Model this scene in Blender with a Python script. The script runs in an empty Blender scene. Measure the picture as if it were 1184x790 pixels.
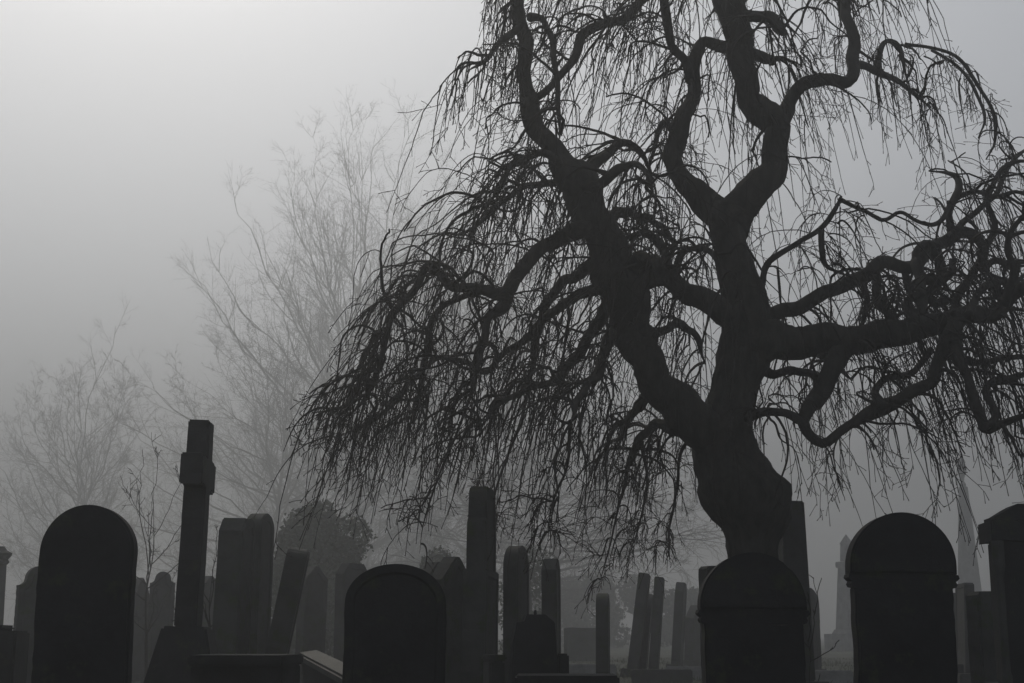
import bpy, bmesh, math, random
import numpy as np
from mathutils import Vector, Matrix

random.seed(7)
RNG = np.random.default_rng(11)
R = math.radians
sc = bpy.context.scene
COL = sc.collection

# ---------------------------------------------------------------- camera
F = 50.0 / 36.0 * 1184.0
CAMH = 0.8
TH = math.atan((735 - 395) / F)
cam = bpy.data.cameras.new('camera')
cam.lens = 50
cam.sensor_width = 36
cam.clip_end = 3000
camo = bpy.data.objects.new('camera', cam)
COL.objects.link(camo)
camo.location = (0, 0, CAMH)
camo.rotation_euler = (math.pi / 2 + TH, 0, 0)
sc.camera = camo


def at(px, py, d):
    """world point seen at photo pixel (px,py) lying d metres ahead of the camera"""
    u = (px - 592) / F
    v = (395 - py) / F
    y = math.cos(TH) - v * math.sin(TH)
    z = math.sin(TH) + v * math.cos(TH)
    return Vector((u / y * d, d, CAMH + z / y * d))


def mpp(py, d):
    v = (395 - py) / F
    return d / F / (math.cos(TH) - v * math.sin(TH))


def gz(x, y):
    return 0.05 * math.sin(x * 0.45 + 1.3) * math.sin(y * 0.31) + 0.03 * math.sin(x * 1.1 + y * 0.7)


# ---------------------------------------------------------------- tagging
def tag(o, label=None, cat=None, group=None, kind=None):
    if label: o['label'] = label
    if cat: o['category'] = cat
    if group: o['group'] = group
    if kind: o['kind'] = kind
    return o


def empty(name, loc, rot=(0, 0, 0), label=None, cat=None, group=None):
    o = bpy.data.objects.new(name, None)
    o.empty_display_size = 0.2
    COL.objects.link(o)
    o.location = loc
    o.rotation_euler = rot
    return tag(o, label, cat, group)


def link(name, me, mat, parent=None, smooth=False):
    o = bpy.data.objects.new(name, me)
    COL.objects.link(o)
    if mat is not None:
        me.materials.append(mat)
    if parent is not None:
        o.parent = parent
    if smooth:
        me.polygons.foreach_set('use_smooth', [True] * len(me.polygons))
    return o


def link_bm(name, bm, mat, parent=None, smooth=False):
    bmesh.ops.recalc_face_normals(bm, faces=bm.faces)
    me = bpy.data.meshes.new(name)
    bm.to_mesh(me)
    bm.free()
    return link(name, me, mat, parent, smooth)


# ---------------------------------------------------------------- materials
def new_mat(name):
    m = bpy.data.materials.new(name)
    m.use_nodes = True
    nt = m.node_tree
    b = nt.nodes['Principled BSDF']
    return m, nt, b


def noise(nt, scale, detail=6, rough=0.6, coord='Object', vec=None):
    n = nt.nodes.new('ShaderNodeTexNoise')
    n.inputs['Scale'].default_value = scale
    n.inputs['Detail'].default_value = detail
    n.inputs['Roughness'].default_value = rough
    if vec is None:
        tc = nt.nodes.new('ShaderNodeTexCoord')
        vec = tc.outputs[coord]
    nt.links.new(vec, n.inputs['Vector'])
    return n


def ramp(nt, src, stops):
    r = nt.nodes.new('ShaderNodeValToRGB')
    el = r.color_ramp.elements
    while len(el) < len(stops):
        el.new(0.5)
    for e, (p, c) in zip(el, stops):
        e.position = p
        e.color = (*c, 1)
    nt.links.new(src, r.inputs['Fac'])
    return r


def bump(nt, b, src, strength, dist):
    bp = nt.nodes.new('ShaderNodeBump')
    bp.inputs['Strength'].default_value = strength
    bp.inputs['Distance'].default_value = dist
    nt.links.new(src, bp.inputs['Height'])
    nt.links.new(bp.outputs['Normal'], b.inputs['Normal'])


def stone_mat(name, dark, mid, moss, mossamt=0.62):
    m, nt, b = new_mat(name)
    n1 = noise(nt, 2.2, 8, 0.65)
    c1 = ramp(nt, n1.outputs['Fac'], [(0.3, dark), (0.55, mid), (0.75, tuple(x * 1.25 for x in mid))])
    n2 = noise(nt, 5.5, 9, 0.7)
    k = ramp(nt, n2.outputs['Fac'], [(mossamt - 0.06, (0, 0, 0)), (mossamt + 0.06, (1, 1, 1))])
    mx = nt.nodes.new('ShaderNodeMix')
    mx.data_type = 'RGBA'
    nt.links.new(k.outputs['Color'], mx.inputs['Factor'])
    nt.links.new(c1.outputs['Color'], mx.inputs[6])
    mx.inputs[7].default_value = (*moss, 1)
    nt.links.new(mx.outputs[2], b.inputs['Base Color'])
    b.inputs['Roughness'].default_value = 0.85
    b.inputs['Specular IOR Level'].default_value = 0.25
    n3 = noise(nt, 38, 10, 0.7)
    bump(nt, b, n3.outputs['Fac'], 0.6, 0.012)
    return m


M = {}
M['soot'] = stone_mat('sooty_sandstone', (0.008, 0.008, 0.009), (0.02, 0.02, 0.022), (0.03, 0.036, 0.02))
M['stone'] = stone_mat('weathered_sandstone', (0.022, 0.022, 0.022), (0.05, 0.05, 0.05), (0.035, 0.045, 0.02), 0.58)
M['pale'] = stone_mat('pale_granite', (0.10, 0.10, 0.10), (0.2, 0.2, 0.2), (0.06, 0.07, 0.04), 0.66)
M['wet'] = stone_mat('wet_kerb_stone', (0.02, 0.02, 0.02), (0.05, 0.05, 0.05), (0.06, 0.07, 0.04), 0.68)
M['wet'].node_tree.nodes['Principled BSDF'].inputs['Roughness'].default_value = 0.7
M['wet'].node_tree.nodes['Principled BSDF'].inputs['Specular IOR Level'].default_value = 0.3


def bark_mat(name, c0, c1, scale, bs=0.9):
    m, nt, b = new_mat(name)
    tc = nt.nodes.new('ShaderNodeTexCoord')
    mp = nt.nodes.new('ShaderNodeMapping')
    mp.inputs['Scale'].default_value = (1, 1, 0.3)
    nt.links.new(tc.outputs['Object'], mp.inputs['Vector'])
    n = noise(nt, scale, 9, 0.7, vec=mp.outputs['Vector'])
    c = ramp(nt, n.outputs['Fac'], [(0.3, c0), (0.7, c1)])
    nt.links.new(c.outputs['Color'], b.inputs['Base Color'])
    b.inputs['Roughness'].default_value = 0.9
    b.inputs['Specular IOR Level'].default_value = 0.2
    bump(nt, b, n.outputs['Fac'], bs, 0.03)
    return m


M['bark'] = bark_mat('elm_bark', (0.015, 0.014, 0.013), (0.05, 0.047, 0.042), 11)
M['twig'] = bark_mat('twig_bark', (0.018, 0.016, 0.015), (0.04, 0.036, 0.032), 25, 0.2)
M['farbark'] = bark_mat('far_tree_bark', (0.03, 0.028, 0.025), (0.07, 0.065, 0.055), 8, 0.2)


def leaf_mat(name, c0, c1):
    m, nt, b = new_mat(name)
    oi = nt.nodes.new('ShaderNodeNewGeometry')
    c = ramp(nt, oi.outputs['Random Per Island'], [(0.0, c0), (1.0, c1)])
    nt.links.new(c.outputs['Color'], b.inputs['Base Color'])
    b.inputs['Roughness'].default_value = 0.6
    return m


M['leaf'] = leaf_mat('evergreen_leaf', (0.015, 0.025, 0.012), (0.04, 0.055, 0.025))
M['grass'] = leaf_mat('grass_blade', (0.02, 0.028, 0.012), (0.06, 0.065, 0.03))


def ground_mat():
    m, nt, b = new_mat('damp_turf')
    n = noise(nt, 0.9, 10, 0.7)
    c = ramp(nt, n.outputs['Fac'], [(0.3, (0.015, 0.02, 0.01)), (0.55, (0.03, 0.035, 0.018)), (0.75, (0.045, 0.04, 0.025))])
    nt.links.new(c.outputs['Color'], b.inputs['Base Color'])
    b.inputs['Roughness'].default_value = 0.95
    n2 = noise(nt, 14, 8, 0.7)
    bump(nt, b, n2.outputs['Fac'], 0.8, 0.05)
    return m


M['ground'] = ground_mat()

# ---------------------------------------------------------------- curve / tube helpers
def catmull(pts, step):
    """resample control rows (x,y,z,r) with a Catmull-Rom spline"""
    P = np.array(pts, float)
    P = np.vstack([2 * P[0] - P[1], P, 2 * P[-1] - P[-2]])
    out = []
    for i in range(1, len(P) - 2):
        p0, p1, p2, p3 = P[i - 1], P[i], P[i + 1], P[i + 2]
        n = max(2, int(np.linalg.norm((p2 - p1)[:3]) / step))
        for k in range(n):
            t = k / n
            out.append(0.5 * ((2 * p1) + (p2 - p0) * t + (2 * p0 - 5 * p1 + 4 * p2 - p3) * t * t + (3 * p1 - p0 - 3 * p2 + p3) * t ** 3))
    out.append(P[-2])
    return np.array(out)


def norm(a):
    return a / np.maximum(np.linalg.norm(a, axis=-1, keepdims=True), 1e-9)


def frames(P):
    """P (M,n,3) -> two perpendicular unit fields, carried along each line"""
    T = np.empty_like(P)
    T[:, 1:-1] = P[:, 2:] - P[:, :-2]
    T[:, 0] = P[:, 1] - P[:, 0]
    T[:, -1] = P[:, -1] - P[:, -2]
    T = norm(T)
    m = P.shape[0]
    ref = RNG.normal(size=(m, 3))
    U = np.empty_like(P)
    u = norm(ref - (ref * T[:, 0]).sum(-1, keepdims=True) * T[:, 0])
    for i in range(P.shape[1]):
        u = norm(u - (u * T[:, i]).sum(-1, keepdims=True) * T[:, i])
        U[:, i] = u
    V = np.cross(T, U)
    return U, V


def tubes(batches, sides=3):
    """batches: list of (P (M,n,3), r (M,n)) -> verts, quads"""
    vs, fs, off = [], [], 0
    for P, rad in batches:
        m, n, _ = P.shape
        if m == 0:
            continue
        U, V = frames(P)
        a = np.arange(sides) * (2 * math.pi / sides)
        ring = (U[:, :, None, :] * np.cos(a)[None, None, :, None] + V[:, :, None, :] * np.sin(a)[None, None, :, None])
        v = P[:, :, None, :] + ring * rad[:, :, None, None]
        vs.append(v.reshape(-1, 3))
        i = (np.arange(m)[:, None, None] * n + np.arange(n - 1)[None, :, None]) * sides
        k = np.arange(sides)[None, None, :]
        k2 = (k + 1) % sides
        q = np.stack([i + k, i + k2, i + sides + k2, i + sides + k], -1).reshape(-1, 4) + off
        fs.append(q)
        off += m * n * sides
    return np.concatenate(vs), np.concatenate(fs)


def mesh_np(name, v, f):
    me = bpy.data.meshes.new(name)
    k = f.shape[1]
    me.vertices.add(len(v))
    me.vertices.foreach_set('co', v.astype(np.float32).ravel())
    me.loops.add(f.size)
    me.loops.foreach_set('vertex_index', f.astype(np.int32).ravel())
    me.polygons.add(len(f))
    me.polygons.foreach_set('loop_start', np.arange(0, f.size, k, dtype=np.int32))
    me.polygons.foreach_set('loop_total', np.full(len(f), k, np.int32))
    me.update(calc_edges=True)
    return me


def grow(S, D, L, n, bias, bk, nz, r0, r1, nub=0.0, kink=0.0):
    """grow M lines at once. bias (3,) or (M,3), bk = pull per step (M,) or scalar"""
    m = len(S)
    P = np.empty((m, n, 3))
    P[:, 0] = S
    d = norm(D)
    st = (L / (n - 1))[:, None]
    bk = np.broadcast_to(np.asarray(bk, float), (m,))[:, None]
    for i in range(1, n):
        w = RNG.normal(size=(m, 3)) * nz
        if kink:
            w += RNG.normal(size=(m, 3)) * kink * (RNG.uniform(size=(m, 1)) < 0.22)
        d = norm(d + bias * bk + w)
        P[:, i] = P[:, i - 1] + d * st
    t = np.linspace(0, 1, n)[None, :]
    rad = np.broadcast_to(np.asarray(r0, float).reshape(-1, 1), (m, 1)) * (1 - t) + np.broadcast_to(np.asarray(r1, float).reshape(-1, 1), (m, 1)) * t
    rad = rad.copy()
    if nub:
        rad[:, -1] *= nub
    return P, rad


def curl(S, D, L, n, turn, r0, r1):
    """lines that coil: the heading turns steadily about a slowly wandering axis"""
    m = len(S)
    P = np.empty((m, n, 3))
    P[:, 0] = S
    d = norm(D)
    ax = norm(np.cross(d, RNG.normal(size=(m, 3))))
    st = (L / (n - 1))[:, None]
    a = (turn / (n - 1))[:, None]
    for i in range(1, n):
        aa = a * (0.4 + 1.2 * RNG.uniform(size=(m, 1)))
        d = norm(d * np.cos(aa) + np.cross(ax, d) * np.sin(aa) + RNG.normal(size=(m, 3)) * 0.07)
        ax = norm(ax - (ax * d).sum(-1, keepdims=True) * d + RNG.normal(size=(m, 3)) * 0.12)
        P[:, i] = P[:, i - 1] + d * st
    t = np.linspace(0, 1, n)[None]
    return P, r0[:, None] * (1 - t) + r1[:, None] * t


def pick(P, lo, hi, k):
    """k random points on every line: position, tangent, fraction, owner"""
    m, n, _ = P.shape
    o = np.repeat(np.arange(m), k)
    t = RNG.uniform(lo, hi, size=m * k)
    x = t * (n - 1)
    i = np.minimum(x.astype(int), n - 2)
    f = (x - i)[:, None]
    pos = P[o, i] * (1 - f) + P[o, i + 1] * f
    tan = norm(P[o, i + 1] - P[o, i])
    return pos, tan, t, o


def side_dir(tan, ang_lo, ang_hi):
    m = len(tan)
    r = RNG.normal(size=(m, 3))
    p = norm(r - (r * tan).sum(-1, keepdims=True) * tan)
    a = RNG.uniform(ang_lo, ang_hi, size=(m, 1))
    return tan * np.cos(a) + p * np.sin(a)


DOWN = np.array([0, 0, -1.0])

# ---------------------------------------------------------------- thick limb mesh (gnarled)
def limb_mesh(name, C, sides=12, knob=0.10, seed=0, cap=True, ridge=0.0, level=False):
    P = C[None, :, :3]
    U, V = frames(P)
    U, V = U[0], V[0]
    if level:
        U = np.tile(np.array([1.0, 0, 0]), (len(C), 1))
        V = np.tile(np.array([0, 1.0, 0]), (len(C), 1))
    n = len(C)
    rs = np.random.default_rng(seed)
    ph = rs.uniform(0, 6.28, 8)
    s = np.concatenate([[0], np.cumsum(np.linalg.norm(np.diff(C[:, :3], axis=0), axis=1))])
    a = np.arange(sides) * 2 * math.pi / sides
    rad = C[:, 3][:, None] * (1 + knob * (0.5 * np.sin(s[:, None] * 7 + ph[0] + a * 2) + 0.5 * np.sin(s[:, None] * 15 + ph[1] - a * 3)
                                      + 0.35 * np.sin(s[:, None] * 31 + ph[2] + a * 5) + 0.4 * rs.normal(size=(n, sides)) * 0.5)
                               + ridge * (np.abs(np.sin(a * 7 + 1.4 * np.sin(s[:, None] * 3 + ph[3]))) + 0.6 * np.abs(np.sin(a * 11 - 2 * np.sin(s[:, None] * 2 + ph[4]))) - 0.9))
    v = C[:, None, :3] + U[:, None] * (np.cos(a)[None, :, None] * rad[..., None]) + V[:, None] * (np.sin(a)[None, :, None] * rad[..., None])
    v = v.reshape(-1, 3)
    i = np.arange(n - 1)[:, None] * sides
    k = np.arange(sides)[None]
    q = np.stack([i + k, i + (k + 1) % sides, i + sides + (k + 1) % sides, i + sides + k], -1).reshape(-1, 4)
    bm = bmesh.new()
    bv = [bm.verts.new(p) for p in v]
    for f in q:
        bm.faces.new([bv[j] for j in f])
    if cap:
        bm.faces.new(bv[:sides][::-1])
        bm.faces.new(bv[-sides:])
    return bm


# ================================================================ WEEPING TREE
TD = 14.0
root_p = at(876, 700, TD)
TX, TY = root_p.x, TD
TREE = empty('weeping_tree', (TX, TY, 0), label='large gnarled leafless weeping tree with contorted limbs and hanging twigs behind the headstones', cat='tree')


def trace(rows, dz0=0.0, dz1=0.0, step=0.05):
    """rows of (px,py,half-width px) -> tree-local centre line with radius; depth runs dz0..dz1"""
    n = len(rows)
    out = []
    for i, (px, py, hw) in enumerate(rows):
        t = i / (n - 1)
        d = TD + dz0 + (dz1 - dz0) * t
        p = at(px, py, d)
        out.append((p.x - TX, p.y - TY, p.z, hw * mpp(py, d)))
    C = catmull(out, step)
    C[:, 3] = np.maximum(C[:, 3], 0.004)
    return C


trunk_edges = [(860, 812, 940), (810, 834, 912), (760, 841, 903), (690, 843, 900), (640, 842, 899), (622, 840, 902), (610, 835, 908), (600, 823, 912), (588, 815, 914), (574, 808, 915), (560, 806, 913), (548, 805, 899), (536, 804, 890),
               (522, 802, 877), (505, 800, 871), (480, 806, 871), (450, 822, 877), (420, 828, 889), (380, 834, 894), (345, 834, 887), (310, 829, 873), (280, 823, 863), (255, 820, 862), (236, 824, 860)]
trunk_rows = [((a + b) / 2, y, (b - a) / 2) for y, a, b in trunk_edges]
C = trace(trunk_rows, 0, 0.15, 0.04)
tr = link_bm('trunk', limb_mesh('trunk', C, 56, 0.05, 3, True, 0.045, True), M['bark'], TREE, True)

# (rows, dz0, dz1, number of arching branches, strand scale, density)
LIMBS = []


def limb(rows, dz0, dz1, arcs, dens=1.0, slen=1.0):
    LIMBS.append((rows, dz0, dz1, arcs, dens, slen))


# left great limb
limb([(838, 520, 26), (805, 488, 25), (770, 455, 22), (748, 420, 19), (732, 385, 21), (727, 352, 25), (712, 318, 26), (698, 278, 21), (678, 238, 22), (664, 205, 21), (648, 185, 14),
      (630, 160, 11), (612, 128, 11), (608, 90, 9), (606, 45, 9), (598, 5, 8), (588, -40, 7), (584, -90, 6), (600, -150, 4)], 0, -0.6, 20, 1.0)
# its lower left branch
limb([(690, 262, 11), (660, 270, 10), (628, 286, 9), (602, 312, 9), (584, 340, 9), (556, 334, 6.5), (522, 331, 6), (508, 316, 6), (494, 310, 5), (474, 341, 5), (452, 370, 4), (441, 413, 3.5), (433, 457, 2.5)], -0.3, -1.6, 26, 1.2)
limb([(588, 335, 8), (580, 358, 8), (566, 366, 6), (558, 395, 5), (552, 425, 4), (545, 460, 3)], -0.6, -1.2, 9, 1.0)
limb([(565, 334, 5), (540, 342, 4), (513, 353, 4), (499, 375, 4), (492, 410, 4), (486, 450, 3), (478, 490, 2)], -0.7, 0.3, 10, 1.0)
limb([(700, 330, 8), (650, 352, 6), (615, 385, 5), (585, 408, 4), (560, 430, 4), (538, 418, 3.5), (506, 415, 3.5), (476, 440, 3), (452, 470, 3), (425, 490, 2.5), (390, 506, 2)], 0, 1.6, 16, 0.9)
limb([(705, 350, 9), (680, 392, 7), (660, 420, 6), (640, 440, 5), (605, 452, 4), (575, 470, 3), (550, 500, 2)], 0.2, -1.3, 14, 0.9)
limb([(700, 300, 8), (665, 318, 7), (640, 338, 6), (625, 372, 5), (618, 410, 4), (612, 450, 3)], -0.2, 2.0, 12, 0.9)
limb([(720, 370, 9), (700, 400, 7), (692, 430, 6), (672, 455, 5), (660, 490, 3)], 0.1, -2.0, 12, 0.8)
# left shoulder sprays
limb([(655, 195, 7), (636, 180, 5), (612, 180, 5), (592, 192, 4), (577, 218, 3.5), (560, 245, 2.5)], -0.4, -1.2, 10, 0.9)
limb([(665, 205, 7), (640, 212, 5), (610, 215, 4), (580, 235, 3), (550, 262, 2.5), (520, 275, 2)], -0.4, 1.4, 12, 0.9)
limb([(612, 20, 6), (630, 25, 4), (640, 60, 4), (645, 110, 3.5), (647, 160, 3)], -0.5, -1.4, 6, 0.7)
limb([(620, 112, 5), (645, 92, 5), (662, 70, 5), (675, 40, 7), (700, 28, 6), (726, 18, 6), (750, -8, 6), (775, -40, 6)], -0.4, 0.2, 13, 1.0)
limb([(603, 30, 5), (580, 48, 4), (560, 70, 3), (540, 84, 2)], -0.5, -1.1, 7, 0.9, 1.1)
limb([(672, 205, 9), (700, 180, 6), (722, 165, 5), (742, 178, 4), (752, 200, 3)], -0.4, 0.8, 10, 0.9)
limb([(676, 215, 9), (695, 212, 7), (715, 196, 6), (735, 190, 4), (750, 205, 3), (757, 230, 2)], -0.4, -1.6, 9, 0.9)
# arch linking the left limb with the stem
limb([(722, 345, 12), (745, 325, 11), (768, 322, 11), (795, 338, 12), (820, 352, 13), (850, 368, 14)], -0.05, 0.0, 6, 0.7)
limb([(770, 320, 8), (772, 300, 6), (762, 282, 6), (742, 270, 5), (722, 274, 4)], 0.0, 0.6, 8, 0.8)
limb([(776, 322, 6), (786, 296, 5), (800, 288, 4), (820, 290, 4), (832, 312, 3), (838, 335, 3)], 0, -0.7, 5, 0.7)
limb([(724, 320, 11), (740, 305, 12), (752, 300, 10), (765, 315, 7)], -0.1, -0.9, 5, 0.7)
# stem forks
limb([(842, 262, 22), (826, 240, 18), (800, 220, 14), (784, 200, 11), (778, 172, 11), (790, 140, 10), (800, 112, 9), (803, 85, 8), (805, 60, 8), (816, 48, 7), (842, 54, 8)], 0.15, 0.35, 9, 0.8)
limb([(842, 262, 22), (856, 238, 20), (880, 214, 18), (897, 190, 16), (897, 165, 14), (896, 145, 15), (882, 128, 17), (866, 112, 14), (859, 85, 14), (856, 50, 15), (845, 15, 17), (838, -30, 15), (830, -80, 12), (838, -130, 8), (830, -180, 5)], 0.15, -0.1, 20, 0.9)
limb([(895, 150, 12), (908, 128, 10), (922, 106, 8.5), (938, 94, 8), (958, 91, 8), (976, 96, 8), (986, 82, 8), (988, 60, 8), (984, 36, 7), (978, 15, 7), (977, -20, 6), (985, -60, 5), (1000, -95, 4)], 0.1, 1.0, 13, 0.8)
limb([(800, 92, 6), (790, 72, 6), (778, 52, 5), (770, 25, 6), (768, -10, 6), (760, -50, 5)], 0.2, -1.0, 9, 1.0)
limb([(786, 170, 5), (770, 142, 4), (762, 152, 3.5), (755, 175, 3), (750, 200, 2)], 0.25, 1.0, 5, 0.6)
limb([(862, 20, 8), (880, 18, 7), (897, 26, 7), (905, 38, 5)], -0.1, -0.9, 6, 0.7)
limb([(866, 62, 9), (882, 66, 7), (894, 73, 5)], 0.0, 0.6, 4, 0.6)
limb([(850, -5, 10), (880, -18, 8), (915, -25, 7), (945, -15, 5), (965, 0, 3)], 0, 1.6, 9, 0.8)
limb([(836, -40, 9), (800, -60, 8), (750, -60, 7), (700, -55, 6), (668, -42, 4), (655, -25, 3)], 0, -1.6, 11, 1.0)
limb([(836, -60, 9), (880, -85, 8), (930, -80, 7), (975, -60, 6), (1005, -40, 4), (1020, -15, 3)], 0, -1.3, 9, 0.8)
limb([(834, -70, 8), (790, -95, 7), (740, -85, 6), (690, -80, 5)], 0, 1.8, 11, 0.9)
limb([(985, 72, 6), (1000, 77, 5), (1018, 85, 4.5), (1040, 95, 3.5), (1060, 110, 3), (1076, 128, 2)], 0.8, 0.2, 7, 0.7)
limb([(1018, 86, 4.5), (1016, 66, 4), (1020, 52, 3.5), (1029, 46, 3), (1040, 54, 3), (1045, 80, 2.5), (1054, 104, 2)], 0.7, 1.1, 3, 0.6)
limb([(1046, 52, 2.2), (1077, 55, 2.2), (1108, 68, 2.2), (1135, 105, 2.4), (1150, 137, 2.4), (1150, 165, 2.4), (1140, 185, 2.2)], 1.0, 1.3, 3, 0.4, 0.6)
limb([(1077, 58, 2), (1105, 75, 2), (1128, 105, 2.2), (1138, 135, 2.2), (1132, 160, 2)], 1.0, 0.4, 3, 0.4, 0.6)
# right great limb
limb([(858, 400, 26), (888, 396, 22), (943, 393, 18), (994, 392, 16), (1027, 386, 16), (1066, 380, 14), (1102, 368, 11), (1138, 366, 10), (1161, 354, 9), (1184, 334, 8), (1215, 318, 7), (1245, 325, 5), (1270, 350, 3)], 0.1, -0.8, 20, 0.9)
limb([(860, 378, 18), (892, 366, 10), (930, 351, 9), (971, 331, 9), (999, 320, 9), (1019, 304, 9), (1041, 309, 8), (1060, 304, 8), (1083, 284, 8), (1102, 272, 8), (1122, 270, 6), (1136, 288, 6), (1137, 312, 5), (1150, 300, 4.5), (1170, 309, 4), (1195, 305, 3)], 0.1, 0.9, 22, 1.0)
limb([(985, 396, 13), (977, 400, 13), (965, 420, 12), (955, 440, 11), (941, 466, 10), (926, 486, 7), (908, 477, 5), (885, 477, 6), (862, 482, 7)], -0.1, -0.5, 10, 0.8)
limb([(926, 486, 7), (934, 500, 6), (952, 511, 6), (970, 500, 6), (985, 491, 6), (1005, 477, 9), (1020, 472, 10), (1036, 465, 8), (1055, 452, 8), (1077, 443, 8), (1083, 422, 8), (1094, 400, 9), (1104, 375, 9)], -0.4, -0.6, 18, 0.9)
limb([(1104, 372, 9), (1105, 395, 9), (1108, 416, 7), (1118, 435, 6), (1126, 455, 7), (1138, 496, 6), (1161, 490, 5), (1184, 480, 5), (1210, 482, 3)], -0.5, -1.4, 12, 0.9)
limb([(1138, 496, 5), (1150, 482, 5), (1144, 465, 4.5), (1141, 450, 4.5), (1148, 441, 4.5), (1166, 438, 5), (1184, 434, 4.5), (1205, 440, 3)], -1.2, -0.4, 8, 0.8)
limb([(880, 330, 4), (888, 306, 4), (916, 284, 3.5), (949, 265, 3.5), (968, 236, 4), (973, 228, 4)], 0.1, -0.6, 9, 0.7)
limb([(949, 265, 4), (950, 285, 4), (953, 302, 4), (960, 311, 4), (975, 318, 4)], -0.4, -0.2, 3, 0.6)
limb([(971, 230, 3), (1000, 245, 2.5), (1022, 254, 2.5), (1040, 246, 2.5), (1062, 256, 2.5), (1083, 259, 3), (1098, 240, 4), (1109, 215, 5), (1106, 205, 4), (1090, 200, 3), (1074, 197, 3)], -0.6, 0.7, 12, 0.7)
limb([(1101, 272, 6), (1098, 250, 4), (1106, 228, 4), (1128, 222, 3), (1150, 228, 3), (1175, 222, 3), (1200, 235, 2.5)], 0.7, 0.1, 9, 0.7)
limb([(1060, 304, 7), (1064, 325, 7), (1066, 345, 7), (1063, 368, 7)], 0.4, -0.3, 4, 0.7)
limb([(1083, 284, 7), (1090, 310, 6), (1080, 330, 6), (1064, 345, 5), (1050, 330, 5), (1044, 312, 5)], 0.6, 0.9, 6, 0.7)
limb([(1010, 310, 6), (1014, 340, 6), (1024, 358, 6), (1032, 374, 7)], 0.4, 0.0, 3, 0.6)
limb([(998, 328, 4), (1003, 350, 4), (998, 372, 4), (990, 385, 4)], 0.3, 0.0, 3, 0.6)
limb([(1104, 368, 7), (1122, 360, 6), (1150, 364, 5.5), (1160, 350, 5), (1150, 330, 5), (1152, 326, 4), (1170, 328, 4), (1192, 345, 3)], -0.5, 0.9, 9, 0.8)
limb([(1136, 292, 5), (1128, 312, 5), (1116, 330, 5), (1105, 350, 6), (1098, 368, 6)], 0.8, -0.2, 5, 0.7)
limb([(872, 425, 10), (895, 432, 6), (920, 428, 5), (940, 436, 5), (950, 450, 5)], 0, 1.2, 8, 0.8)
limb([(1020, 470, 8), (1012, 455, 5), (1020, 440, 4.5), (1045, 434, 4.5), (1062, 425, 4), (1075, 405, 5)], -0.6, 0.4, 6, 0.7)
limb([(1108, 412, 5), (1130, 420, 4), (1160, 414, 4), (1184, 414, 3), (1210, 425, 2)], -0.6, 1.0, 8, 0.8)
limb([(1136, 290, 5), (1150, 262, 4), (1142, 232, 3.5), (1156, 200, 3.5), (1180, 186, 3), (1205, 195, 2.5)], 0.9, 0.2, 8, 0.8)
limb([(1102, 272, 5), (1124, 248, 4), (1150, 226, 3.5), (1168, 190, 3), (1190, 170, 2.5)], 0.7, 1.6, 8, 0.7)
limb([(1161, 353, 6), (1172, 318, 5), (1164, 285, 4), (1180, 255, 3.5), (1205, 240, 3)], -0.8, -1.4, 8, 0.8)
limb([(1083, 300, 6), (1072, 282, 6), (1060, 290, 5), (1062, 312, 5), (1078, 326, 6), (1098, 318, 5), (1104, 298, 5)], 0.5, 0.2, 5, 0.8)
limb([(1095, 345, 6), (1080, 352, 5), (1062, 340, 5), (1050, 352, 5), (1056, 372, 6)], 0.1, -0.4, 4, 0.7)
limb([(1120, 366, 6), (1128, 345, 5), (1142, 330, 5), (1160, 338, 5), (1172, 328, 4), (1190, 312, 3)], -0.6, 0.5, 7, 0.8)
# long thin leaders hanging well below the curtain
for rows, a, b in (([(552, 425, 2.6), (540, 470, 2), (520, 520, 1.6), (500, 570, 1.2), (489, 610, 0.9), (485, 640, 0.6)], -1.2, -1.8),
                   ([(612, 450, 2.6), (598, 500, 1.9), (580, 545, 1.5), (568, 590, 1.1), (560, 640, 0.6)], 1.8, 1.4),
                   ([(730, 520, 2.8), (722, 560, 2), (712, 600, 1.4), (703, 640, 1), (690, 684, 0.6)], 1.6, 0.9),
                   ([(742, 510, 2.8), (748, 560, 1.8), (738, 610, 1.2), (725, 650, 0.6)], 2.3, 2.7),
                   ([(800, 500, 2.8), (786, 530, 2.2), (782, 570, 1.6), (774, 610, 1.1), (770, 640, 0.6)], 1.0, 1.9),
                   ([(660, 490, 2.4), (655, 540, 1.7), (640, 580, 1.2), (632, 615, 0.7)], -1.8, -1.2),
                   ([(441, 413, 2.4), (420, 424, 1.8), (398, 436, 1.3), (378, 456, 0.8)], -1.4, -2.0)):
    limb(rows, a, b, 9, 0.5, 0.5)
# limbs reaching back and forward through the crown
limb([(862, 420, 16), (880, 400, 10), (905, 392, 8), (930, 405, 6), (960, 415, 5), (985, 440, 3)], 0.2, 2.8, 13, 0.8)
limb([(820, 490, 14), (790, 500, 8), (760, 490, 6), (742, 505, 5), (730, 530, 4), (722, 555, 3)], 0.2, 1.9, 12, 0.9, 0.8)
limb([(760, 440, 10), (740, 470, 6), (726, 485, 5), (715, 510, 4)], 0.1, 2.4, 9, 0.8, 0.9)
limb([(735, 380, 10), (760, 385, 6), (785, 375, 5), (805, 390, 4), (815, 420, 3)], 0.1, 2.2, 9, 0.8)
limb([(690, 260, 10), (715, 246, 7), (740, 250, 5), (765, 262, 4), (785, 290, 3)], 0, 2.4, 10, 0.8)

AX = np.array([at(850, 400, TD).x - TX, 0.0])   # crown axis in tree space


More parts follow.
